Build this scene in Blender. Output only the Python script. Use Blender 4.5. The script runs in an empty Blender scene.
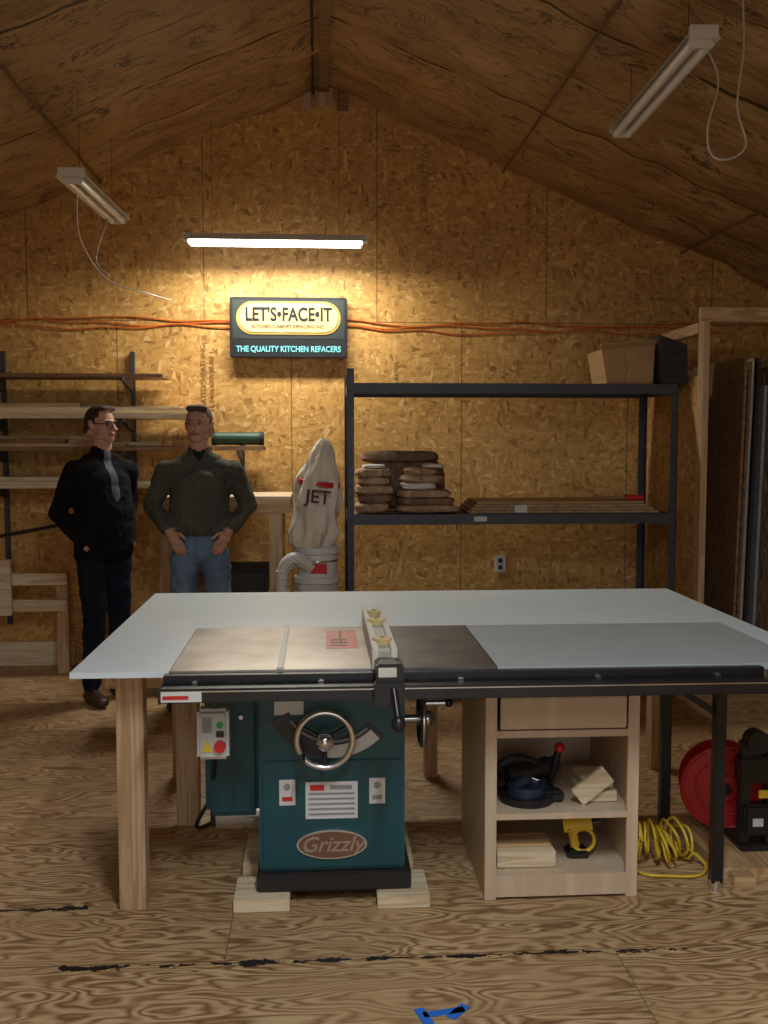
import bpy, bmesh, math, random
from mathutils import Vector, Matrix, noise
random.seed(4)
S=bpy.context.scene
try:
    S.view_settings.view_transform='Standard'; S.view_settings.look='None'
except Exception as e: print(e)

# ---------------------------------------------------------------- materials
def newmat(name):
    m=bpy.data.materials.new(name); m.use_nodes=True
    nt=m.node_tree; b=nt.nodes['Principled BSDF']
    return m,nt,b
def N(nt,t,ins=None,**props):
    n=nt.nodes.new(t)
    for k,v in props.items(): setattr(n,k,v)
    if ins:
        for k,v in ins.items():
            if isinstance(v,bpy.types.NodeSocket): nt.links.new(v,n.inputs[k])
            else: n.inputs[k].default_value=v
    return n
def M(nt,op,a,b=None,c=None):
    ins={0:a}
    if b is not None: ins[1]=b
    if c is not None: ins[2]=c
    return N(nt,'ShaderNodeMath',ins,operation=op).outputs[0]
def ramp(nt,fac,stops):
    r=N(nt,'ShaderNodeValToRGB',{0:fac}); cr=r.color_ramp
    while len(cr.elements)<len(stops): cr.elements.new(.5)
    for e,(p,c) in zip(cr.elements,stops):
        e.position=p; e.color=(c[0],c[1],c[2],1) if not isinstance(c,(int,float)) else (c,c,c,1)
    return r.outputs[0]
def mix(nt,fac,a,b,mode='MIX'):
    n=N(nt,'ShaderNodeMix',data_type='RGBA',blend_type=mode)
    for i,v in ((0,fac),(6,a),(7,b)):
        if isinstance(v,bpy.types.NodeSocket): nt.links.new(v,n.inputs[i])
        else: n.inputs[i].default_value=v if i==0 else (v[0],v[1],v[2],1)
    return n.outputs[2]
def mapping(nt,scale=(1,1,1),rot=(0,0,0),loc=(0,0,0)):
    tc=N(nt,'ShaderNodeTexCoord')
    return N(nt,'ShaderNodeMapping',{0:tc.outputs['Object'],1:loc,2:rot,3:scale}).outputs[0]
def bump(nt,b,h,strength=.3,dist=.01):
    bn=N(nt,'ShaderNodeBump',{'Height':h,'Strength':strength,'Distance':dist})
    nt.links.new(bn.outputs[0],b.inputs['Normal'])
def plain(name,c,rough=.6,metal=0,var=.12,scale=9,bmp=0,bscale=60,emit=0,coat=0):
    m,nt,b=newmat(name)
    n=N(nt,'ShaderNodeTexNoise',{'Vector':mapping(nt),'Scale':scale,'Detail':4})
    lo=[max(0,v*(1-var)) for v in c]; hi=[min(1,v*(1+var)) for v in c]
    col=ramp(nt,n.outputs[0],[(.3,lo),(.7,hi)])
    nt.links.new(col,b.inputs['Base Color'])
    b.inputs['Roughness'].default_value=rough; b.inputs['Metallic'].default_value=metal
    if coat: b.inputs['Coat Weight'].default_value=coat
    if emit:
        b.inputs['Emission Color'].default_value=(*c,1); b.inputs['Emission Strength'].default_value=emit
    if bmp:
        n2=N(nt,'ShaderNodeTexNoise',{'Vector':mapping(nt),'Scale':bscale,'Detail':3})
        bump(nt,b,n2.outputs[0],bmp,.01)
    return m
def wood(name,c1,c2,axis=0,freq=14,rough=.6,rings=28):
    m,nt,b=newmat(name)
    sc=[freq]*3; sc[axis]=freq*.07
    n=N(nt,'ShaderNodeTexNoise',{'Vector':mapping(nt,sc),'Scale':1.6,'Detail':5,'Distortion':.6})
    s=M(nt,'SINE',M(nt,'MULTIPLY',n.outputs[0],rings))
    s=M(nt,'MULTIPLY_ADD',s,.3,n.outputs[0])
    nt.links.new(ramp(nt,s,[(.2,c2),(.75,c1)]),b.inputs['Base Color'])
    b.inputs['Roughness'].default_value=rough
    bump(nt,b,n.outputs[0],.15,.004)
    return m
def cloth(name,c,fold=9,var=.25,strength=.7):
    m,nt,b=newmat(name)
    v=mapping(nt,(1,1,.6))
    n=N(nt,'ShaderNodeTexNoise',{'Vector':v,'Scale':fold,'Detail':3,'Distortion':1.2})
    lo=[x*(1-var) for x in c]; hi=[min(1,x*(1+var)) for x in c]
    nt.links.new(ramp(nt,n.outputs[0],[(.3,lo),(.7,hi)]),b.inputs['Base Color'])
    b.inputs['Roughness'].default_value=.95
    b.inputs['Specular IOR Level'].default_value=.15
    bump(nt,b,n.outputs[0],strength,.03)
    return m

def osb(name,tint=(1,1,1),seams=True):
    m,nt,b=newmat(name)
    tc=N(nt,'ShaderNodeTexCoord'); oc=tc.outputs['Object']
    dn=N(nt,'ShaderNodeTexNoise',{'Vector':oc,'Scale':7,'Detail':2})
    dv=N(nt,'ShaderNodeVectorMath',{0:dn.outputs[1],1:(.09,.09,.09)},operation='MULTIPLY').outputs[0]
    v=N(nt,'ShaderNodeVectorMath',{0:oc,1:dv},operation='ADD').outputs[0]
    cols=[]
    for rot,sc in (((0,.55,.3),(15,15,46)),((0,-.9,-.4),(46,22,14)),((.3,1.3,0),(14,34,40))):
        mp=N(nt,'ShaderNodeMapping',{0:v,2:rot,3:sc}).outputs[0]
        vo=N(nt,'ShaderNodeTexVoronoi',{'Vector':mp,'Scale':1.0})
        cols.append(N(nt,'ShaderNodeSeparateColor',{0:vo.outputs['Color']}).outputs[0])
    sel=N(nt,'ShaderNodeTexNoise',{'Vector':oc,'Scale':14,'Detail':1}).outputs[0]
    a=N(nt,'ShaderNodeMix',{0:ramp(nt,sel,[(.47,0.),(.5,1.)]),2:cols[0],3:cols[1]}).outputs[0]
    sel2=N(nt,'ShaderNodeTexNoise',{'Vector':v,'Scale':19,'Detail':1}).outputs[0]
    a=N(nt,'ShaderNodeMix',{0:ramp(nt,sel2,[(.53,0.),(.56,1.)]),2:a,3:cols[2]}).outputs[0]
    t=tint
    col=ramp(nt,a,[(0,(.31*t[0],.145*t[1],.036*t[2])),(.10,(.47*t[0],.245*t[1],.062*t[2])),(.5,(.58*t[0],.32*t[1],.085*t[2])),(.88,(.66*t[0],.385*t[1],.115*t[2])),(1,(.78*t[0],.52*t[1],.20*t[2]))])
    big=N(nt,'ShaderNodeTexNoise',{'Vector':oc,'Scale':1.1,'Detail':3}).outputs[0]
    col=mix(nt,1,col,ramp(nt,big,[(.3,.78),(.7,1.08)]),'MULTIPLY')
    if seams:
        sp=N(nt,'ShaderNodeSeparateXYZ',{0:oc})
        up=M(nt,'GREATER_THAN',sp.outputs[2],2.44)
        xx=M(nt,'ADD',M(nt,'MULTIPLY_ADD',up,.61,.2),sp.outputs[0])
        fx=M(nt,'ABSOLUTE',M(nt,'SUBTRACT',M(nt,'FRACT',M(nt,'DIVIDE',xx,1.22)),.5))
        mx=M(nt,'GREATER_THAN',fx,.4968)
        mz=M(nt,'LESS_THAN',M(nt,'ABSOLUTE',M(nt,'SUBTRACT',sp.outputs[2],2.44)),.004)
        mm=M(nt,'MAXIMUM',mx,mz)
        col=mix(nt,M(nt,'MULTIPLY',mm,.7),col,(.07,.035,.012))
    nt.links.new(col,b.inputs['Base Color'])
    b.inputs['Roughness'].default_value=.6
    bump(nt,b,a,.12,.003)
    return m

def floor_mat():
    m,nt,b=newmat('plywood_floor')
    tc=N(nt,'ShaderNodeTexCoord'); sp=N(nt,'ShaderNodeSeparateXYZ',{0:tc.outputs['Object']})
    X,Y=sp.outputs[0],sp.outputs[1]
    row=M(nt,'FLOOR',M(nt,'DIVIDE',M(nt,'SUBTRACT',Y,3.0),1.22))
    xs=M(nt,'ADD',X,M(nt,'MULTIPLY',M(nt,'MODULO',M(nt,'ABSOLUTE',row),2),1.22))
    colm=M(nt,'FLOOR',M(nt,'DIVIDE',M(nt,'ADD',xs,.3),2.44))
    off=M(nt,'ADD',M(nt,'MULTIPLY',row,13.7),M(nt,'MULTIPLY',colm,5.3))
    v=N(nt,'ShaderNodeCombineXYZ',{0:M(nt,'MULTIPLY',X,1.1),1:M(nt,'MULTIPLY',Y,4.0),2:off}).outputs[0]
    n=N(nt,'ShaderNodeTexNoise',{'Vector':v,'Scale':1.2,'Detail':3,'Roughness':.5,'Distortion':.25}).outputs[0]
    s=M(nt,'SINE',M(nt,'MULTIPLY',n,135))
    s=M(nt,'POWER',M(nt,'MULTIPLY_ADD',s,.5,.5),.6)
    amp=N(nt,'ShaderNodeTexNoise',{'Vector':v,'Scale':2.1,'Detail':2}).outputs[0]
    ampf=ramp(nt,amp,[(.35,.5),(.6,1.)])
    v2=N(nt,'ShaderNodeCombineXYZ',{0:M(nt,'MULTIPLY',X,4),1:M(nt,'MULTIPLY',Y,90),2:off}).outputs[0]
    fine=N(nt,'ShaderNodeTexNoise',{'Vector':v2,'Scale':1,'Detail':3}).outputs[0]
    s1=M(nt,'ADD',M(nt,'MULTIPLY',s,ampf),M(nt,'MULTIPLY',M(nt,'SUBTRACT',1.0,ampf),.62))
    s2=M(nt,'ADD',M(nt,'MULTIPLY',s1,.75),M(nt,'MULTIPLY',fine,.42))
    col=ramp(nt,s2,[(.15,(.17,.085,.034)),(.45,(.33,.195,.09)),(.80,(.50,.335,.17)),(1,(.62,.44,.25))])
    big=N(nt,'ShaderNodeTexNoise',{'Vector':tc.outputs['Object'],'Scale':.9,'Detail':4}).outputs[0]
    col=mix(nt,1,col,ramp(nt,big,[(.3,(.75,.72,.70)),(.7,(1.1,1.08,1.05))]),'MULTIPLY')
    fy=M(nt,'ABSOLUTE',M(nt,'SUBTRACT',M(nt,'FRACT',M(nt,'DIVIDE',M(nt,'SUBTRACT',Y,3.0),1.22)),.5))
    my=M(nt,'GREATER_THAN',fy,.4972)
    fx=M(nt,'ABSOLUTE',M(nt,'SUBTRACT',M(nt,'FRACT',M(nt,'DIVIDE',M(nt,'ADD',xs,.3),2.44)),.5))
    mx=M(nt,'GREATER_THAN',fx,.4991)
    col=mix(nt,M(nt,'MULTIPLY',M(nt,'MAXIMUM',mx,my),.5),col,(.06,.04,.025))
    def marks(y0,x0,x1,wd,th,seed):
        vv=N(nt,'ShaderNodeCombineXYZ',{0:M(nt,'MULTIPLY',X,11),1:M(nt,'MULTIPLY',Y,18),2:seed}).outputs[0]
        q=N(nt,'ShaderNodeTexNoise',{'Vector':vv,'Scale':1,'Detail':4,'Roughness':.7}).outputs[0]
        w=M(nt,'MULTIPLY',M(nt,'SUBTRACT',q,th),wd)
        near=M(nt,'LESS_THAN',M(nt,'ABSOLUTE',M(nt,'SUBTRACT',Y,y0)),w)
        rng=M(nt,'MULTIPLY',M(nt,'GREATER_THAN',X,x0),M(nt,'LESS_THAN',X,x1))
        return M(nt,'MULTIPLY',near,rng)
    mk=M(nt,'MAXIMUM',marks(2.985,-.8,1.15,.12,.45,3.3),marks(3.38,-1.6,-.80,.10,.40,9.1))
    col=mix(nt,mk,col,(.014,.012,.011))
    nt.links.new(col,b.inputs['Base Color'])
    b.inputs['Roughness'].default_value=.5
    bump(nt,b,s2,.12,.003)
    return m

def ceil_mat():
    m,nt,b=newmat('kraft_insulation')
    tc=N(nt,'ShaderNodeTexCoord'); sp=N(nt,'ShaderNodeSeparateXYZ',{0:tc.outputs['Object']})
    n=N(nt,'ShaderNodeTexNoise',{'Vector':tc.outputs['Object'],'Scale':2.5,'Detail':5}).outputs[0]
    col=ramp(nt,n,[(.3,(.29,.165,.062)),(.7,(.47,.29,.125))])
    for sc,cen,w_,k in (((1.6,8,1.6),.52,.020,.95),((2.6,5,2.6),.45,.016,.9)):
        st=N(nt,'ShaderNodeTexNoise',{'Vector':mapping(nt,sc,(0,0,.12)),'Scale':1.3,'Detail':6,'Roughness':.6,'Distortion':.8}).outputs[0]
        gate=N(nt,'ShaderNodeTexNoise',{'Vector':mapping(nt,(2,3,2),loc=(cen*9,0,0)),'Scale':2.2,'Detail':2}).outputs[0]
        f=M(nt,'MULTIPLY',ramp(nt,M(nt,'ABSOLUTE',M(nt,'SUBTRACT',st,cen)),[(.0,k),(w_,0.)]),ramp(nt,gate,[(.43,0.),(.52,1.)]))
        col=mix(nt,f,col,(.028,.014,.006))
    fy=M(nt,'ABSOLUTE',M(nt,'SUBTRACT',M(nt,'FRACT',M(nt,'DIVIDE',sp.outputs[1],.61)),.5))
    col=mix(nt,M(nt,'MULTIPLY',ramp(nt,fy,[(.445,0.),(.465,1.)]),.45),col,(.50,.32,.14))
    col=mix(nt,M(nt,'MULTIPLY',ramp(nt,fy,[(.478,0.),(.490,1.)]),.95),col,(.03,.015,.006))
    nt.links.new(col,b.inputs['Base Color']); b.inputs['Roughness'].default_value=.55
    h=N(nt,'ShaderNodeTexNoise',{'Vector':mapping(nt,(3,9,3)),'Scale':2,'Detail':5}).outputs[0]
    bump(nt,b,h,.8,.06)
    return m

OSB=osb('osb_wall'); OSB2=osb('osb_panel',(.9,.9,.9),False)
FLOOR=floor_mat(); CEIL=ceil_mat()
PINE=wood('pine_lumber',(.60,.41,.22),(.42,.26,.12),0)
PINEZ=wood('pine_post',(.52,.36,.21),(.38,.24,.12),2,12)
PINEY=wood('pine_lumber_deep',(.56,.38,.20),(.40,.24,.11),1)
PALE=wood('pale_trim_lumber',(.72,.60,.42),(.55,.42,.26),0)
BROWNW=wood('brown_lumber',(.26,.15,.07),(.15,.08,.035),0)
MAPLE=wood('maple_plywood',(.64,.50,.36),(.56,.43,.30),2,9,.5,10)
DARKW=wood('dark_timber',(.20,.11,.05),(.11,.055,.025),1)
WHITE=plain('white_melamine',(.66,.75,.79),.4,var=.03,scale=3)
GREYL=plain('grey_laminate',(.38,.42,.43),.45,var=.04)
IRON=plain('cast_iron_top',(.36,.335,.315),.34,.8,var=.25,scale=6)
IRONW=plain('iron_wing_dark_reflection',(.15,.145,.14),.42,.7,var=.3,scale=6)  # same iron as the top, base darkened to paint in the dark shelf reflection
SLOT=plain('slot_steel',(.62,.60,.52),.5,.3)
BLACK=plain('black_enamel',(.012,.012,.014),.35,var=.2)
BLACKM=plain('black_rubber',(.02,.02,.022),.8)
TEAL=plain('teal_enamel',(.004,.075,.095),.42,var=.1,scale=3)
TEALD=plain('teal_enamel_door',(.003,.060,.076),.42,var=.1,scale=3)
CHROME=plain('chrome',(.65,.66,.68),.2,.95)
STEELB=plain('shelf_steel',(.055,.06,.075),.5,.3)
PARTB=plain('particle_shelf',(.16,.10,.055),.8)
LABEL=plain('white_label',(.62,.63,.62),.5,var=.04)
LABG=plain('label_print_grey',(.25,.26,.27),.6)
BADGE=plain('badge_bronze',(.20,.11,.07),.35,.5)
BADGET=plain('badge_lettering',(.38,.30,.24),.4,.5)
RED=plain('red_paint',(.55,.02,.02),.4)
REDM=plain('faded_red_insert',(.62,.18,.12),.5)
GREENB=plain('green_button',(.02,.35,.10),.4)
YEL=plain('yellow_plastic',(.72,.50,.03),.45)
CREAM=plain('cream_fence',(.60,.58,.50),.45,var=.04)
YWOOD=plain('yellow_knob',(.62,.47,.20),.5)
BAGM=cloth('dust_bag_cloth',(.66,.61,.51),6,.08,.9)
CARD=plain('cardboard',(.40,.25,.11),.8,var=.1)
DKCRATE=plain('dark_crate',(.03,.022,.018),.7)
BLANK=cloth('brown_blanket',(.20,.125,.08),12,.3,1)
BLANK2=cloth('tan_blanket',(.40,.27,.17),12,.3,1)
PAPER=plain('paper',(.62,.60,.58),.7,var=.08)
ORANGE=plain('orange_cable',(.60,.14,.02),.5)
WCORD=plain('white_cord',(.45,.40,.33),.5)
FIXW=plain('fixture_enamel',(.66,.63,.56),.4,var=.05)
TUBEOFF=plain('unlit_tube',(.76,.76,.74),.25,var=.03)
TUBEON=plain('lit_tube',(1,.98,.95),.3,var=0,emit=9)
SIGNB=plain('sign_black',(.012,.014,.016),.4)
SIGNP=plain('sign_panel_dark',(.020,.028,.026),.5)
SIGNC=plain('sign_cream',(.56,.46,.20),.6,var=.04)
SIGNY=plain('sign_gold',(.40,.27,.06),.5,var=.05)
SIGNT=plain('sign_cyan',(.16,.52,.58),.5,emit=.15)
BLUET=plain('blue_tape',(.02,.16,.62),.6)
GREENR=plain('green_roll',(.01,.055,.028),.5)
BLUEP=plain('dark_blue_tool',(.02,.035,.065),.4)
PLGREY=plain('grey_panel',(.32,.33,.36),.5)
INK=plain('panel_ink',(.20,.10,.035),.8)
SKIN=plain('skin',(.46,.245,.17),.65,var=.08,scale=20)
LIP=plain('lips',(.30,.12,.09),.6)
HAIRD=plain('dark_hair',(.025,.017,.012),.8,bmp=.6,bscale=120)
HAIRB=plain('brown_hair',(.065,.036,.02),.8,bmp=.6,bscale=120)
EYEW=plain('eye_white',(.40,.37,.35),.4); EYED=plain('eye_dark',(.02,.015,.01),.3)
JBLK=cloth('black_jacket',(.006,.006,.007)); JGRY=cloth('charcoal_fleece',(.066,.066,.053))
JEAN=cloth('blue_jeans',(.12,.185,.27)); NAVY=cloth('dark_trousers',(.010,.013,.022))
SHIRT=cloth('grey_shirt',(.11,.12,.15)); SHIRTN=cloth('dark_tshirt',(.012,.014,.022)); SHOE=plain('brown_shoe',(.035,.018,.01),.5)

# ---------------------------------------------------------------- builder
class B:
    def __init__(s,name): s.name=name; s.bm=bmesh.new(); s.mats=[]
    def mi(s,m):
        if m not in s.mats: s.mats.append(m)
        return s.mats.index(m)
    def _fin(s,tb,mat,smooth=False,xf=None):
        i=s.mi(mat)
        if xf is not None: bmesh.ops.transform(tb,matrix=xf,verts=tb.verts)
        bmesh.ops.recalc_face_normals(tb,faces=tb.faces)
        for f in tb.faces: f.material_index=i; f.smooth=smooth
        me=bpy.data.meshes.new('t'); tb.to_mesh(me); tb.free()
        s.bm.from_mesh(me); bpy.data.meshes.remove(me)
    def box(s,x0,x1,y0,y1,z0,z1,mat,bev=.003,xf=None):
        tb=bmesh.new(); bmesh.ops.create_cube(tb,size=1)
        for v in tb.verts:
            v.co=Vector(((x0+x1)/2+v.co.x*(x1-x0),(y0+y1)/2+v.co.y*(y1-y0),(z0+z1)/2+v.co.z*(z1-z0)))
        if bev: bmesh.ops.bevel(tb,geom=tb.edges[:],offset=min(bev,.3*min(abs(x1-x0),abs(y1-y0),abs(z1-z0))),segments=2,affect='EDGES')
        s._fin(tb,mat,False,xf)
    def cyl(s,p1,p2,r,mat,r2=None,seg=24,bev=0):
        p1=Vector(p1);p2=Vector(p2);d=p2-p1
        tb=bmesh.new(); bmesh.ops.create_cone(tb,cap_ends=True,segments=seg,radius1=r,radius2=r if r2 is None else r2,depth=d.length)
        q=d.to_track_quat('Z','Y').to_matrix().to_4x4()
        s._fin(tb,mat,True,Matrix.Translation((p1+p2)/2)@q)
    def sph(s,c,r,mat,xf=None):
        if isinstance(r,(int,float)): r=(r,r,r)
        tb=bmesh.new(); bmesh.ops.create_uvsphere(tb,u_segments=20,v_segments=12,radius=1)
        m=Matrix.Translation(c)@Matrix.Diagonal((*r,1))
        s._fin(tb,mat,True,(xf@m) if xf is not None else m)
    def torus(s,c,axis,R,r,mat,seg=36,ms=10,xf=None):
        tb=bmesh.new(); g=[]
        for i in range(seg):
            a=2*math.pi*i/seg
            g.append([tb.verts.new(((R+r*math.cos(b))*math.cos(a),(R+r*math.cos(b))*math.sin(a),r*math.sin(b))) for b in [2*math.pi*j/ms for j in range(ms)]])
        for i in range(seg):
            for j in range(ms):
                tb.faces.new((g[i][j],g[(i+1)%seg][j],g[(i+1)%seg][(j+1)%ms],g[i][(j+1)%ms]))
        q=Vector(axis).to_track_quat('Z','Y').to_matrix().to_4x4()
        m=Matrix.Translation(c)@q
        s._fin(tb,mat,True,(xf@m) if xf is not None else m)
    def lathe(s,c,prof,mat,seg=32,wob=0,lean=(0,0)):
        tb=bmesh.new(); g=[]
        z0=prof[0][1]
        for r,z in prof:
            ring=[]
            for i in range(seg):
                a=2*math.pi*i/seg
                rr=r*(1+wob*noise.noise(Vector((math.cos(a)*2,math.sin(a)*2,z*7)))+wob*.35*noise.noise(Vector((math.cos(a)*6,math.sin(a)*6,z*5))))
                ring.append(tb.verts.new((c[0]+rr*math.cos(a)+lean[0]*(z-z0),c[1]+rr*math.sin(a)+lean[1]*(z-z0),c[2]+z)))
            g.append(ring)
        for a,b in zip(g[:-1],g[1:]):
            for i in range(seg): tb.faces.new((a[i],a[(i+1)%seg],b[(i+1)%seg],b[i]))
        tb.faces.new(g[0]); tb.faces.new(g[-1])
        s._fin(tb,mat,True)
    def tube(s,pts,r,mat,seg=8,sub=6):
        P=[Vector(p) for p in pts]; Q=[]
        for i in range(len(P)-1):
            a=P[max(i-1,0)];b=P[i];c=P[i+1];d=P[min(i+2,len(P)-1)]
            for k in range(sub):
                t=k/sub
                Q.append(.5*((2*b)+(c-a)*t+(2*a-5*b+4*c-d)*t*t+(3*b-a-3*c+d)*t**3))
        Q.append(P[-1])
        tb=bmesh.new(); g=[]
        up=Vector((0.13,.21,1)).normalized()
        for i,p in enumerate(Q):
            t=(Q[min(i+1,len(Q)-1)]-Q[max(i-1,0)])
            t=t.normalized() if t.length>1e-9 else Vector((1,0,0))
            u=t.cross(up)
            if u.length<.05: u=t.cross(Vector((1,0,0)))
            u.normalize(); w=t.cross(u)
            g.append([tb.verts.new(p+r*(math.cos(2*math.pi*j/seg)*u+math.sin(2*math.pi*j/seg)*w)) for j in range(seg)])
        for a,b in zip(g[:-1],g[1:]):
            for j in range(seg): tb.faces.new((a[j],a[(j+1)%seg],b[(j+1)%seg],b[j]))
        tb.faces.new(g[0]); tb.faces.new(g[-1])
        s._fin(tb,mat,True)
    def poly(s,pts,d,mat,bev=0):
        tb=bmesh.new(); vs=[tb.verts.new(p) for p in pts]; f=tb.faces.new(vs)
        r=bmesh.ops.extrude_face_region(tb,geom=[f]); nv=[v for v in r['geom'] if isinstance(v,bmesh.types.BMVert)]
        bmesh.ops.translate(tb,vec=d,verts=nv)
        if bev: bmesh.ops.bevel(tb,geom=tb.edges[:],offset=bev,segments=2,affect='EDGES')
        s._fin(tb,mat)
    def text(s,t,size,mat,mtx,ext=.001,bold=0,sx=1,shear=0):
        cu=bpy.data.curves.new('t','FONT'); cu.body=t; cu.size=size; cu.extrude=ext; cu.align_x='CENTER'; cu.align_y='CENTER'; cu.offset=bold; cu.shear=shear
        ob=bpy.data.objects.new('t',cu); S.collection.objects.link(ob)
        dg=bpy.context.evaluated_depsgraph_get(); me=bpy.data.meshes.new_from_object(ob.evaluated_get(dg))
        tb=bmesh.new(); tb.from_mesh(me); bpy.data.objects.remove(ob); bpy.data.meshes.remove(me)
        s._fin(tb,mat,False,mtx@Matrix.Diagonal((sx,1,1,1)))
    def done(s,origin=True,mod=None):
        me=bpy.data.meshes.new(s.name)
        for e in s.bm.edges:
            if len(e.link_faces)==2 and e.calc_face_angle(0)>.7: e.smooth=False
        if origin and s.bm.verts:
            xs=[v.co.x for v in s.bm.verts]; ys=[v.co.y for v in s.bm.verts]; zs=[v.co.z for v in s.bm.verts]
            o=Vector(((min(xs)+max(xs))/2,(min(ys)+max(ys))/2,min(zs)))
        else: o=Vector((0,0,0))
        bmesh.ops.translate(s.bm,vec=-o,verts=s.bm.verts)
        s.bm.to_mesh(me); s.bm.free()
        for m in s.mats: me.materials.append(m)
        ob=bpy.data.objects.new(s.name,me); ob.location=o; S.collection.objects.link(ob)
        return ob
def facing(loc,rz=0,roll=0):
    return Matrix.Translation(loc)@Matrix.Rotation(rz,4,'Z')@Matrix.Rotation(math.pi/2,4,'X')@Matrix.Rotation(roll,4,'Z')

# ---------------------------------------------------------------- room
XL,XR,YB,YF=-3.7,3.85,7.2,-3.2
RX,RZ,SL=.04,4.14,.42
def ceilz(x): return RZ-SL*abs(x-RX)
b=B('floor'); b.box(XL-.1,XR+.1,YF-.1,YB+.1,-.1,0,FLOOR,0); b.done(False)
def gable(name,y,t):
    b=B(name); h=.03
    pts=[(XL-.1,y,0),(XR+.1,y,0),(XR+.1,y,ceilz(XR+.1)+h),(RX,y,RZ+h),(XL-.1,y,ceilz(XL-.1)+h)]
    b.poly(pts,(0,t,0),OSB); b.done(False)
gable('wall_back',YB,.1); gable('wall_front',YF,-.1)
b=B('wall_left'); b.box(XL-.1,XL,YF,YB,0,ceilz(XL)+.03,OSB,0); b.done(False)
b=B('wall_right'); b.box(XR,XR+.1,YF,YB,0,ceilz(XR)+.03,OSB,0); b.done(False)
bm=bmesh.new(); rows=[]
xs=[XL-.1+(RX-XL+.1)*i/44 for i in range(45)]+[RX+(XR+.1-RX)*i/44 for i in range(1,45)]
ny=int((YB-YF+.2)/.045)
for j in range(ny+1):
    y=YF-.1+(YB-YF+.2)*j/ny; r=[]
    for x in xs:
        ph=abs(math.sin(math.pi*(y/.61)))
        z=ceilz(x)-.085*ph**.5-.06*noise.noise(Vector((x*1.6,y*2.4,2)))*ph-.03*noise.noise(Vector((x*5,y*6,5)))
        r.append(bm.verts.new((x,y,z)))
    rows.append(r)
for a,c in zip(rows[:-1],rows[1:]):
    for i in range(len(xs)-1):
        f=bm.faces.new((a[i],c[i],c[i+1],a[i+1])); f.smooth=True
t=[bm.verts.new(p) for p in [(XL-.1,YF-.1,ceilz(XL-.1)+.15),(RX,YF-.1,RZ+.15),(XR+.1,YF-.1,ceilz(XR+.1)+.15),(XL-.1,YB+.1,ceilz(XL-.1)+.15),(RX,YB+.1,RZ+.15),(XR+.1,YB+.1,ceilz(XR+.1)+.15)]]
bm.faces.new((t[0],t[1],t[4],t[3])); bm.faces.new((t[1],t[2],t[5],t[4]))
me=bpy.data.meshes.new('ceiling'); bm.to_mesh(me); bm.free(); me.materials.append(CEIL)
S.collection.objects.link(bpy.data.objects.new('ceiling',me))
b=B('ridge_beam'); b.box(RX-.035,RX+.035,YF,YB-.001,RZ-.125,RZ+.03,BROWNW)
b.tube([(RX-.075,YF+.1,RZ-.14),(RX-.075,2,RZ-.15),(RX-.075,YB-.05,RZ-.14)],.008,BLACKM)
b.done()
b=B('trim_ridge_blocking')
b.box(RX-.16,RX-.09,YB-.04,YB-.001,RZ-.24,RZ-.12,PINEZ); b.box(RX+.09,RX+.17,YB-.04,YB-.001,RZ-.24,RZ-.12,BROWNW); b.box(RX-.06,RX+.06,YB-.07,YB-.001,RZ-.22,RZ-.13,PINEZ)
b.done()
b=B('trim_ceiling_battens')
for x in (-2.75,-1.5,1.3,2.6):
    b.tube([(x,YF+.1,ceilz(x)-.12),(x,2,ceilz(x)-.125),(x,YB-.05,ceilz(x)-.12)],.009,DARKW)
b.done()
b=B('baseboard_back'); b.box(XL+.02,-1.75,YB-.03,YB-.001,0,.17,PALE); b.done()
b=B('panel_ink_stamps')
for x,z,t,sz in ((-.82,2.0,'|||  APA RATED SHEATHING  |||',.05),(-.76,2.0,'7/16 24/16 EXPOSURE 1',.045),(1.5,3.2,'APA SHEATHING',.05),(.75,3.45,'THIS SIDE DOWN',.06),(-1.6,2.75,'24/16  7/16',.05),(2.3,2.7,'EXP 1  APA',.05),(.55,2.05,'APA RATED',.04)):
    b.text(t,sz,INK,facing((x,YB-.002,z),0,math.pi/2),.0005)
b.done()

# ---------------------------------------------------------------- lights / fixtures
def fixture(name,c,length,ang,tilt,on,wires=True,hood=.07):
    b=B(name)
    m=Matrix.Translation(c)@Matrix.Rotation(ang,4,'Z')@Matrix.Rotation(tilt,4,'Y')
    L=length/2
    tb=bmesh.new()
    prof=[(-hood,-.005),(-.03,.04),(.03,.04),(hood,-.005),(.025,.025),(-.025,.025)]
    vs=[tb.verts.new((-L,p[0],p[1])) for p in prof]; f=tb.faces.new(vs)
    r=bmesh.ops.extrude_face_region(tb,geom=[f]); nv=[v for v in r['geom'] if isinstance(v,bmesh.types.BMVert)]
    bmesh.ops.translate(tb,vec=(2*L,0,0),verts=nv)
    b._fin(tb,FIXW,False,m)
    for s_ in (-1,1):
        b.box(s_*L-.012,s_*L+.012,-hood*.8,hood*.8,-.005,.04,FIXW,.002,m)
        b.box(s_*(L-.03)-.01,s_*(L-.03)+.01,-.045,.045,-.035,.03,FIXW,.002,m)
    for yy in (-.032,.032):
        b.cyl(m@Vector((-L+.03,yy,-.016)),m@Vector((L-.03,yy,-.016)),.019,TUBEON if on else TUBEOFF)
    if wires:
        for s_ in (-.7,.7):
            p=m@Vector((s_*L,0,.04)); b.cyl(p,(p.x,p.y,ceilz(p.x)-.12),.0015,BLACKM,seg=6)
    return b
b=fixture('added_unseen_fixture',(-.285,6.78,2.92),1.20,0,0,True,True,.055)
b.tube([(-.89,6.79,2.96),(-.97,6.95,2.92),(-1.06,7.12,2.86)],.006,WCORD)
b.done()
b=fixture('added_unseen_fixture',(-1.28,6.0,2.99),1.22,math.radians(90),math.radians(-2),False,True,.085)
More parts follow.
